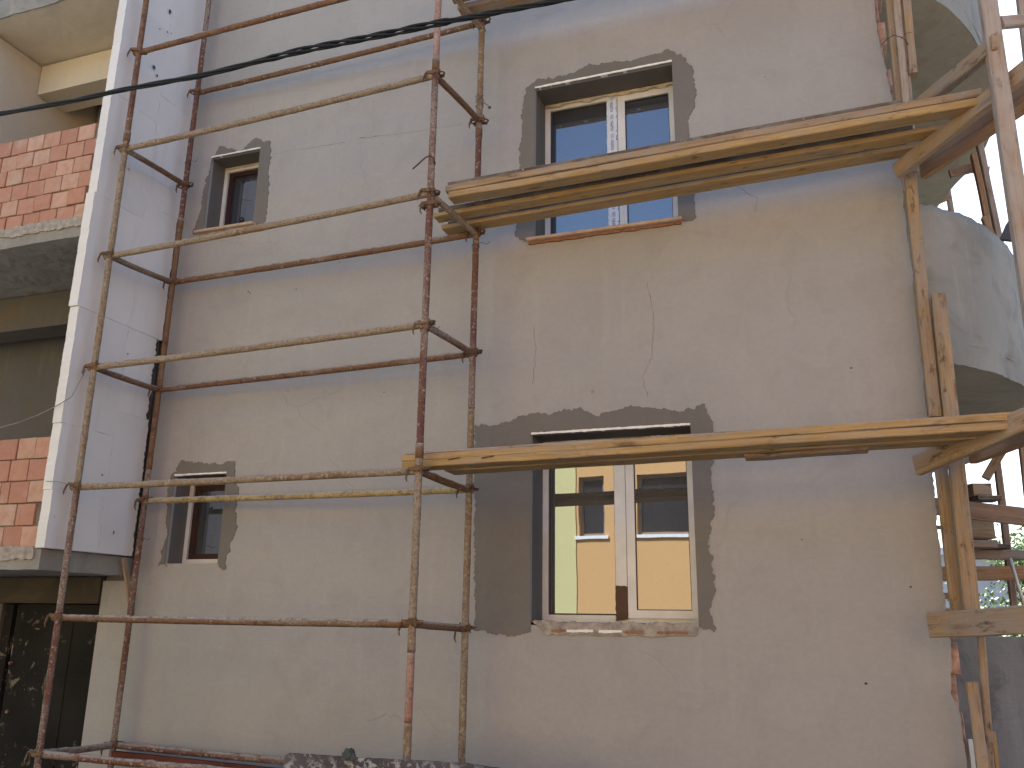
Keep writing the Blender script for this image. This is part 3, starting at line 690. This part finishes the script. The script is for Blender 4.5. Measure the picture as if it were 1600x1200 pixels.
for i in range(7):
    za, zb = at(*frontL[i], YF).z, at(*frontR[i], YF-.02).z
    if i == 6: zb = za+.0
    pa, pb = FL(za), FR(zb); off = Vector((0,-.052,0)); d = (pb-pa).normalized()
    pipe('ledger', pa+off*0-d*.05, pb+d*.03, fm[i], scf, lump=.006)
    coupler(pa+Vector((0,0,.012)), .1); coupler(pb+Vector((0,0,.012)), -.1)
    if backL[i]:
        za2, zb2 = at(*backL[i], YB+.05).z, at(*backR[i], YB-.05).z
        if i == 6: zb2 = za2-.02
        pa2, pb2 = BL(za2), BR(zb2); pipe('ledger', pa2-d*.02, pb2+d*.03, bmats[i], scf, lump=.006)
        coupler(pa2+Vector((0,0,.012)), .1); coupler(pb2+Vector((0,0,.012)), -.1)
# transoms front to back
trL = [None,((198,233),(287,290)),((167,401),(264,442)),((139,575),(240,610)),None,None,((80,1178),(190,1165))]
trR = [((686,-40),(754,45)),((684,118),(746,190)),((670,303),(741,366)),((660,508),(739,553)),((652,736),(733,765)),((650,975),(728,982)),None]
trm = ['cempipe','rustpipe','cempipe','redpipe','rustpipe','rustpipe','rustpipe']
for i in range(7):
    if trL[i]:
        a_, b_ = trL[i]; p, q = FL(at(*a_, YF).z), BL(at(*b_, YB+.05).z); d = (q-p).normalized(); pipe('transom', p-d*.03, q+d*.03, 'rustpipe', scf, lump=.004)
        if backL[i] is None: coupler(q, .1)
    if trR[i]:
        a_, b_ = trR[i]; p, q = FR(at(*a_, YF-.02).z), BR(at(*b_, YB-.05).z); d = (q-p).normalized(); pipe('transom', p+d*.03, q+d*.03, trm[i], scf, lump=.004)
        if backR[i] is None: coupler(q, .1)
coupler(FR(at(671,320,YF-.02).z), .3); 
# bent bar hooked on the front pole, tie wires
def wire(name, pts, r, mat, parent, smooth=True, label=None):
    return MB().tube(pts, r, 6).build(name, M[mat], parent, smooth, label)
c_ = FR(at(672,250,YF-.02).z)
wire('hooked_bar', [at(645,264,YF-.12),at(656,254,YF-.09),at(665,246,YF-.06),at(672,243,YF-.055),at(678,248,YF-.05),at(680,256,YF-.02),at(676,262,YF+.02)], .0055, 'wire', scf)
for k_ in range(7):
    z_ = at(750, 150+k_*3, YB-.05).z; c_ = BR(z_); rr_ = .03+.006*(k_%2)
    wire('tie_wire', [c_+Vector((rr_*math.cos(t), rr_*math.sin(t), .008*math.sin(t*2+k_))) for t in [j*math.pi/5+k_ for j in range(9)]], .0016, 'wire', scf)
wire('tie_wire', [BR(at(750,158,YB-.05).z), at(757,161,YB+.05), at(765,167,.0)], .003, 'greywire', scf)
for (x, y, fn, Y) in ((300,255,BL,YB+.05),(222,843,BL,YB+.05),(741,385,BR,YB-.05),(720,983,BR,YB-.05),(640,520,FR,YF)):
    z_ = at(x, y, Y).z; c_ = fn(z_)
    wire('tie_wire', [c_+Vector((.03*math.cos(t)+.0*t, .03*math.sin(t), .01*math.sin(t*1.7))) for t in [j*math.pi/5 for j in range(14)]] + [c_+Vector((.06,-.03,.012)), c_+Vector((.1,-.02,-.008)), c_+Vector((.13,-.03,.006))], .002, 'wire', scf)
# red channel lying under the lowest back ledger
bx = MB(); pA = BL(at(195,1168,YB+.05).z); pB = Vector((-3.2, YB-.03, pA.z-.03))
bx.box(0, (pB-pA).length, -.02, .02, -.115, -.03); bx.build('toe_channel', M['redboard'], scf, M=frame_from(pA, pB))

# ---------------------------------------------------------------- timber pieces
def beam_mesh(L, wy, hz, seed, warp=.006, name='plank', taper=0):
    n_ = max(3, int(L/.12)); c = .1*min(wy, hz)+.001; vs = []; fs = []
    prof = [(-wy/2+c,-hz/2),(wy/2-c,-hz/2),(wy/2,-hz/2+c),(wy/2,hz/2-c),(wy/2-c,hz/2),(-wy/2+c,hz/2),(-wy/2,hz/2-c),(-wy/2,-hz/2+c)]
    for i in range(n_+1):
        t = i/n_; sy = warp*noise.noise(Vector((t*2.2, seed, 0))); sz = warp*noise.noise(Vector((t*2.2, seed, 9)))
        for k_, (y, z_) in enumerate(prof):
            j = .003*noise.noise(Vector((t*L*4, k_*1.3, seed))); ex = (.004*noise.noise(Vector((k_, seed, 4)))) if i in (0, n_) else 0
            s = 1-taper*t; vs.append((t*L+ex, y*s+sy+j, z_*s+sz+j))
    for i in range(n_):
        for k_ in range(8): a_ = i*8+k_; b_ = i*8+(k_+1)%8; fs.append((a_,b_,b_+8,a_+8))
    fs += [tuple(range(8))[::-1], tuple(n_*8+j for j in range(8))]
    return mesh_from(name, vs, fs)
SEED = [0]
def beam(name, p0, p1, wy, hz, mat, parent=None, roll=0, upv=Vector((0,0,1)), label=None, warp=.006, taper=0):
    SEED[0] += 1; p0, p1 = Vector(p0), Vector(p1)
    Mx = frame_from(p0, p1, upv) @ Matrix.Rotation(roll, 4, 'X')
    return link(name, beam_mesh((p1-p0).length, wy, hz, SEED[0]*1.37, warp, name, taper), M[mat], parent, Mx, label)
def plank(x0, x1, y, z0, wy, hz, mat, label, group, dz=0, rl=0, dy=0, name='plank'):
    o = beam(name, (x0, y, z0+hz/2), (x1, y+dy, z0+dz+hz/2), wy, hz, mat, None, rl)
    return tag(o, label, 'plank', group)
UPG = 'planks of the upper scaffold deck'; LOG = 'planks of the lower scaffold deck'; TOPG = 'planks of the topmost scaffold deck'
ZU = 4.678; ZL = 2.675
def xat(px, py, Y): return at(px, py, Y).x
plank(xat(700,305,-.76), xat(1537,155,-.76), -.70, ZU, .12, .052, 'pine', 'fresh yellow plank at the front of the upper deck, lower one of the stacked pair', UPG, .06)
plank(xat(698,298,-.76)-.01, xat(1534,140,-.76), -.702, ZU+.0535, .12, .05, 'pine2', 'split yellow plank lying on the front pair of the upper deck', UPG, .065)
plank(xat(700,290,-.74), xat(1408,160,-.74), -.665, ZU+.106, .16, .03, 'dirtywood', 'dark dirty board on top of the upper deck, mortar along its edge', UPG, .055)
plank(xat(676,332,-.56), xat(1492,195,-.56), -.49, ZU-.02, .12, .034, 'pine', 'middle plank under the upper deck, left end poking past the tube', UPG, .075)
plank(xat(684,331,-.56), xat(1425,185,-.56), -.49, ZU+.0155, .122, .032, 'dirtywood', 'dark board lying on the middle plank of the upper deck', UPG, .07)
plank(xat(690,354,-.36), xat(1450,235,-.36), -.30, ZU-.036, .13, .034, 'pine', 'rear plank of the upper deck, nearest to the wall', UPG, .09)
plank(xat(700,352,-.36), xat(1416,220,-.36), -.30, ZU-.0005, .131, .03, 'dirtywood', 'dark board lying on the rear plank of the upper deck', UPG, .083)
plank(xat(628,733,-.83), xat(1660,660,-.83), -.755, ZL, .15, .046, 'pine', 'lower plank of the stapled front pair on the lower deck', LOG, .055)
plank(xat(627,722,-.83), xat(1655,650,-.83), -.757, ZL+.0475, .148, .046, 'pine', 'upper plank of the front pair on the lower deck, long crack between', LOG, .055)
plank(xat(700,738,-.6), 1.02, -.575, ZL, .19, .046, 'pine', 'wide rear plank seen from below on the lower deck', LOG, .042)
plank(xat(636,711,-.8), xat(960,690,-.8), -.78, ZL+.0945, .09, .014, 'greywood', 'thin grey lath lying along the left end of the lower deck', LOG, .014)
plank(xat(1010,690,-.8), xat(1357,660,-.8), -.76, ZL+.113, .1, .01, 'dirtywood', 'thin dark lath lying along the right part of the lower deck', LOG, .015)
plank(xat(1165,716,-.5), xat(1357,712,-.5), -.53, ZL+.008, .13, .02, 'pine2', 'short board tucked under the rear of the lower deck', LOG, .01)
ZTT = at(757,36,-.3).z+.03
plank(-2.5, 1.1, -.42, ZTT, .15, .05, 'pine2', 'plank at the top edge of the photo with its end past the pole', TOPG, .0)
plank(-2.5, 1.1, -.62, ZTT, .15, .05, 'pine', 'second plank of the topmost deck', TOPG, .0)
plank(-2.5, 1.1, -.82, ZTT, .15, .05, 'pine', 'front plank of the topmost deck', TOPG, .0)
# metal clamps hammered into the front pair of the lower deck
for x in (xat(701,717,-.83), xat(753,714,-.83)):
    MB().tube([(x,-.825,ZL+.042),(x,-.836,ZL+.042),(x+.08,-.836,ZL+.052),(x+.08,-.825,ZL+.052)], .004, 6).build('staple_tmp', M['wire'])
for i, o in enumerate([o for o in COL.objects if o.name.startswith('staple_tmp')]):
    o.name = 'steel_staple'; tag(o, ('steel staple in the lower deck front nearest the pole', 'steel staple in the lower deck front, second from the pole')[i], 'staple')
# lumps of mortar on the decks
def lump(p, r, seed, label, mat='rubble', name='mortar_lump'):
    b = bmesh.new(); bmesh.ops.create_icosphere(b, subdivisions=3, radius=1)
    for v in b.verts:
        n_ = 1 + .45*noise.noise(v.co*1.7+Vector((seed,0,0))) + .2*noise.noise(v.co*5+Vector((seed,0,0))); v.co = Vector((v.co.x*r[0]*n_, v.co.y*r[1]*n_, max(-.3, v.co.z)*r[2]*n_))
    m_ = bpy.data.meshes.new(name); b.to_mesh(m_); b.free()
    tag(link(name, m_, M[mat], None, Matrix.Translation(p)), label, 'mortar')
lump((xat(893,690,-.78),-.78,ZL+.112), (.05,.04,.02), 3, 'whitish mortar smear on the lower deck left of the window head')
lump((xat(1025,683,-.78),-.78,ZL+.12), (.05,.04,.016), 5, 'whitish mortar smear on the lower deck under the lintel')

tsc = thing('timber_scaffold', 'timber post and bearer scaffold at the right corner of the grey wall', 'scaffold', (.8,-.5,0))
UX = Vector((0,1,0))
def post(pa, Ya, pb, Yb, wy, hz, mat, parent, name='post', label=None, roll=0, warp=.004):
    return beam(name, at(*pa, Ya), at(*pb, Yb), wy, hz, mat, parent, roll, UX if name in ('post','strut') else Vector((0,0,1)), label, warp)
post((1462,652),-.13,(1386,-60),-.13,.075,.075,'pine2',tsc)
post((1416,175),-.20,(1396,-60),-.20,.045,.04,'greywood',tsc)
post((1428,270),-.17,(1402,-60),-.17,.05,.04,'greywood',tsc)
post((1427,118),-.19,(1411,-60),-.19,.05,.07,'pine2',tsc)
post((1522,992),-.17,(1466,462),-.17,.085,.1,'pine2',tsc,label='rounded-top spliced post standing beside the wall edge')
post((1500,992),-.06,(1436,440),-.06,.07,.075,'pine2',tsc)
post((1550,1235),-.12,(1530,960),-.12,.04,.04,'pine2',tsc)
post((1540,1235),-.20,(1518,1066),-.20,.06,.06,'pine2',tsc)
post((1562,1235),-.1,(1552,1144),-.1,.02,.02,'pine',tsc)
post((1660,800),-.92,(1534,-60),-.92,.09,.1,'greywood',tsc)
# bearers running out from the corner
post((1402,268),-.26,(1615,100),-1.0,.05,.11,'pine2',tsc,'bearer')
post((1441,262),-.03,(1640,128),-.86,.05,.17,'orangewood',tsc,'bearer')
post((1425,175),-.1,(1558,66),-.98,.06,.1,'pine2',tsc,'bearer')
post((1433,728),-.3,(1640,640),-.99,.05,.12,'pine2',tsc,'bearer')
post((1520,712),-.05,(1660,660),-.85,.05,.1,'orangewood',tsc,'bearer')
post((1455,977),-.28,(1660,966),-.95,.05,.142,'pine2',tsc,'bearer',label='nail-marked brown board at eye level')
post((1562,36),-.9,(1680,26),-.4,.05,.07,'greywood',tsc,'ledger')
post((1618,180),-.3,(1590,-60),-.3,.06,.06,'greywood',tsc)
wire('tie_wire', [at(1378,68,-.2),at(1388,60,-.26),at(1396,55,-.27),at(1408,58,-.27),at(1416,64,-.25),at(1422,75,-.2)], .003, 'wire', tsc)
wire('tie_wire', [at(1408,60,-.27),at(1416,52,-.28),at(1424,50,-.3)], .002, 'wire', tsc)

tsb = thing('timber_scaffold', 'far timber scaffold around the rounded balcony, seen against the bright sky', 'scaffold', (1.8,1.8,0))
def fpost(pa, pb, Y, wpx, mat, name='post', depth=.05, Yb=None, label=None):
    a_ = at(*pa, Y); d = (a_-CAMP).length; wd = wpx/F*d
    Yb = Y if Yb is None else Yb
    if name == 'post': return beam(name, at(*pa, Y), at(*pb, Yb), depth, wd, mat, tsb, 0, UX, label)
    return beam(name, at(*pa, Y), at(*pb, Yb), depth, wd, mat, tsb, 0, Vector((0,0,1)), label)
fpost((1452,790),(1665,816),1.3,24,'farwood','ledger',.05,1.1)
fpost((1462,824),(1500,826),1.5,5,'farwood','ledger')
fpost((1505,866),(1665,869),2.0,13,'greywood','ledger',.08)
fpost((1466,897),(1665,894),1.6,19,'orangewood','ledger')
fpost((1468,932),(1520,929),1.7,8,'orangewood','ledger')
fpost((1588,975),(1550,660),2.15,13,'farwood')
fpost((1618,880),(1592,650),1.75,12,'farwood')
fpost((1540,748),(1576,688),1.9,11,'pine2','brace')
fpost((1566,400),(1528,215),2.5,15,'greywood')
fpost((1548,372),(1521,242),2.35,12,'orangewood')
fpost((1484,272),(1530,260),2.6,12,'farwood','ledger')
fpost((1487,335),(1478,280),4.6,13,'greywood')
fpost((1508,265),(1546,266),2.9,8,'greywood','ledger')
fpost((1552,375),(1538,340),2.3,10,'orangewood')
fpost((1440,318),(1480,300),4.3,22,'pine2','ledger')
a_ = at(1578,872,1.2); b_ = at(1606,965,1.2)
MB().tube([a_, b_], .012, 8).build('pale_tube', M['alu'], tsb, True)
# short offcuts stacked on the far ledgers
def offcut(px0, py0, px1, py1, Y, d, mat, lab):
    a_, b_ = at(px0, py0, Y), at(px1, py1, Y)
    o = beam('timber_offcut', (a_.x, Y, (a_.z+b_.z)/2), (b_.x, Y+d*.3, (a_.z+b_.z)/2), d, abs(a_.z-b_.z), mat); tag(o, lab, 'offcut', 'offcuts on the far scaffold')
offcut(1508,757,1541,776,1.35,.2,'pine2','thick timber block on top of the far brown ledger')
offcut(1520,776,1560,782,1.25,.16,'dirtywood','dark thin board sticking out under the timber block')
offcut(1506,812,1548,842,1.8,.2,'pine2','timber block with a dark hollow under the far brown ledger')
offcut(1506,845,1552,856,1.75,.2,'pine2','pale board end resting on the far pale ledger')
offcut(1536,851,1570,858,1.9,.2,'dirtywood','dark scrap lying beside the pale board end')
m_ = MB(); q_ = [at(1562,373,.4),at(1571,352,.4),at(1580,338,.4),at(1592,352,.42),at(1594,376,.4)]; m_.v = [tuple(p) for p in q_] + [tuple(p+Vector((.02,.05,0))) for p in q_]
m_.f = [(0,1,2,3,4),(9,8,7,6,5)]+[(i,(i+1)%5,(i+1)%5+5,i+5) for i in range(5)]; tag(m_.build('sheet_scrap', M['tarp']), 'dark blue scrap of sheet behind the right-hand post', 'sheet')

# lath wedged under the insulation boards
tag(beam('wooden_lath', atx(207,968,-5.50), atx(194,872,-5.53), .02, .05, 'pine2', None, 0, UX), 'tapered wooden lath hanging below the white insulation boards', 'lath')
# cement-splattered sheet leaning on the scaffold foot
p_ = at(447,1176,-1.03); q_ = at(738,1193,-1.03)
sv = []; nx_ = 40
out_ = ragged([(p_.x,.03),(q_.x+.62,.03),(q_.x+.62,q_.z-.035),(q_.x+.3,q_.z-.022),(q_.x,q_.z),(p_.x+.03,p_.z),(p_.x-.0,p_.z-.02)], .006, .02, 12, 9, True)
sh = plate('shuttering_sheet', [out_], -1.05, -1.03, M['shutter'], None); tag(sh, 'dark shuttering sheet splattered with pale cement, upright at the scaffold foot', 'board')
lp_ = at(545,1180,-1.04); lump((lp_.x,-1.04,lp_.z-.012), (.045,.03,.05), 8, 'dark lump of mortar on the top edge of the splattered sheet', 'darkgrey')

# ---------------------------------------------------------------- cable bundle crossing the street side
cp = [(-260,205),(-60,186),(0,178),(100,161),(170,145),(240,131),(310,119),(380,102),(450,84),(510,71),(560,62),(620,50),(680,37),(730,28),(770,20),(830,9),(890,-3),(1000,-26),(1300,-90)]
CY = -1.75
cpts = []
for i in range(len(cp)-1):
    a_, b_ = at(*cp[i], CY), at(*cp[i+1], CY)
    for j in range(6): cpts.append(a_+(b_-a_)*(j/6))
for _ in range(3):
    cpts = [cpts[0]]+[(cpts[i-1]+cpts[i]*2+cpts[i+1])/4 for i in range(1,len(cpts)-1)]+[cpts[-1]]
cab = thing('cable_bundle', 'black twisted overhead cable bundle crossing the upper left of the wall', 'cable', cpts[0])
for k_ in range(4):
    q_ = []
    for i, p in enumerate(cpts):
        t = i*.33 + k_*math.pi/2; sp = .0105*(1+.55*noise.noise(Vector((i*.09, k_, 0))))+(.006 if 45 < i < 75 else 0)
        q_.append(p+Vector((0, sp*math.cos(t), sp*math.sin(t))))
    MB().tube(q_, .0085, 8).build('cable', M['cable'], cab, True)
wp_ = [at(0,668,-.98),at(30,660,-.99),at(60,648,-1.0),at(85,636,-1.02),at(112,620,-1.03),at(122,600,-1.02),at(134,578,-.96)]
tag(MB().tube(wp_, .004, 6).build('loose_wire', M['greywire'], None, True), 'thin grey wire hanging across the dark loggia to the scaffold pole', 'wire')
tag(MB().tube([at(72,752,-1.0),at(88,752,-1.03),at(108,757,-.97)], .003, 6).build('loose_wire', M['greywire'], None, True), 'short thin wire over the edge of the insulation beside the pole', 'wire')

# ---------------------------------------------------------------- right background
gw = MB().box(.61,14,2.0,2.2,0,1.625).build('garden_wall', M['yard']); tag(gw, 'low rough concrete wall behind the timber posts at lower right', 'wall')
ip = MB().box(0,.035,0,.04,0,.86).build('insulation_strip', M['foamboard'], bld, M=Matrix.Translation((.71,.02,.2)))
shed = thing('shed', 'pale grey shed with a white roof edge behind the tree', 'building', (6,16,0))
MB().box(1.5,14,16,20,0,3.25).build('wall', M['paintgrey'], shed); MB().box(1.2,14.3,15.7,20.3,3.253,3.4).build('roof', M['roofwhite'], shed)
# tree: trunk, limbs and a crown of many leaves
def tree(loc, h, rad, seed, label, n_leaf=6000):
    r_ = random.Random(seed); t = thing('tree', label, 'tree', loc); L = Vector(loc)
    mb = MB(); mb.tube([L, L+Vector((.1,0,h*.3)), L+Vector((.05,.1,h*.55))], [.12,.09,.05], 8); ends = []
    for i in range(22):
        a_ = r_.uniform(0, 6.28); s = L+Vector((.07,.03,h*r_.uniform(.22,.55))); e_ = L+Vector((rad*math.cos(a_)*r_.uniform(.4,1), rad*math.sin(a_)*r_.uniform(.4,1), h*r_.uniform(.5,1)))
        md = (s+e_)/2+Vector((0,0,-.1)); mb.tube([s, md, e_], [.03,.018,.005], 5); ends += [e_, md*.3+e_*.7, md]
        for _ in range(3):
            e2 = e_+Vector((r_.uniform(-.5,.5), r_.uniform(-.5,.5), r_.uniform(-.1,.5))); mb.tube([md*.4+e_*.6, e2], [.009,.003], 4); ends += [e2, (e_+e2)/2]
    mb.build('trunk', M['bark'], t, True)
    vs = []; fs = []
    for i in range(n_leaf):
        c_ = r_.choice(ends)+Vector((r_.gauss(0,.16), r_.gauss(0,.16), r_.gauss(0,.13))); s = r_.uniform(.035,.075)
        d = Vector((r_.gauss(0,1), r_.gauss(0,1), r_.gauss(0,.7))).normalized(); e_ = d.orthogonal().normalized()*s*.4; k_ = len(vs)
        vs += [c_-d*s*.5, c_+e_, c_+d*s*.6, c_-e_]; fs.append((k_,k_+1,k_+2,k_+3))
    link('crown', mesh_from('crown', vs, fs), M['leaf'], t)
tree((3.1,7.5,0), 2.6, 1.25, 4, 'light green leafy tree behind the low concrete wall', 15000)
tree((5.4,9.0,0), 3.0, 1.5, 7, 'larger green tree further right behind the concrete wall', 5000)

# ---------------------------------------------------------------- houses across the street (seen in the panes)
YO = -12.5
def house(name, x0, x1, y0, h, mat, wins, label):
    t = thing(name, label, 'building', ((x0+x1)/2, y0, 0))
    hs = [[Vector((a,c)), Vector((b_,c)), Vector((b_,d)), Vector((a,d))] for a,b_,c,d in wins]
    vs = []; plate('wall', [[Vector((x0,0)),Vector((x1,0)),Vector((x1,h)),Vector((x0,h))]]+hs, y0, y0-.25, M[mat], t)
    MB().box(x0,x1,y0-8,y0-.26,0,h).build('body', M[mat], t); MB().box(x0-.2,x1+.2,y0-8.2,y0+.3,h+.003,h+.15).build('roof', M['concrete'], t)
    for a,b_,c,d in wins:
        m_ = MB(); rect_frame(m_, a+.003,b_-.003,c+.003,d-.003,y0-.22,y0-.16,.06,.06,.06,.06); wn = m_.build('window', M['farwood'], t)
        MB().box(a+.06,b_-.06,y0-.2,y0-.195,c+.06,d-.06).build('pane', M['darkpane'], wn); MB().box(a-.08,b_+.08,y0-.15,y0+.06,c-.07,c-.002).build('sill', M['bead'], wn)
    return t
wins = []
for z_ in (3.55, 6.3):
    wins += [(-5.2,-4.6,z_,z_+1.35),(-3.85,-2.5,z_,z_+1.35),(-1.2,0.0,z_,z_+1.35),(1.4,2.6,z_,z_+1.35),(4.4,5.6,z_,z_+1.35)]
house('orange_house', -5.25, 9, YO, 7.9, 'orange', wins, 'orange rendered house across the street with dark windows')
house('yellow_house', -14, -5.262, YO+.03, 7.6, 'yellow', [(a,a+1.2,z_,z_+1.3) for z_ in (1.0,3.6) for a in (-8.5,-11.5)], 'pale yellow house across the street')
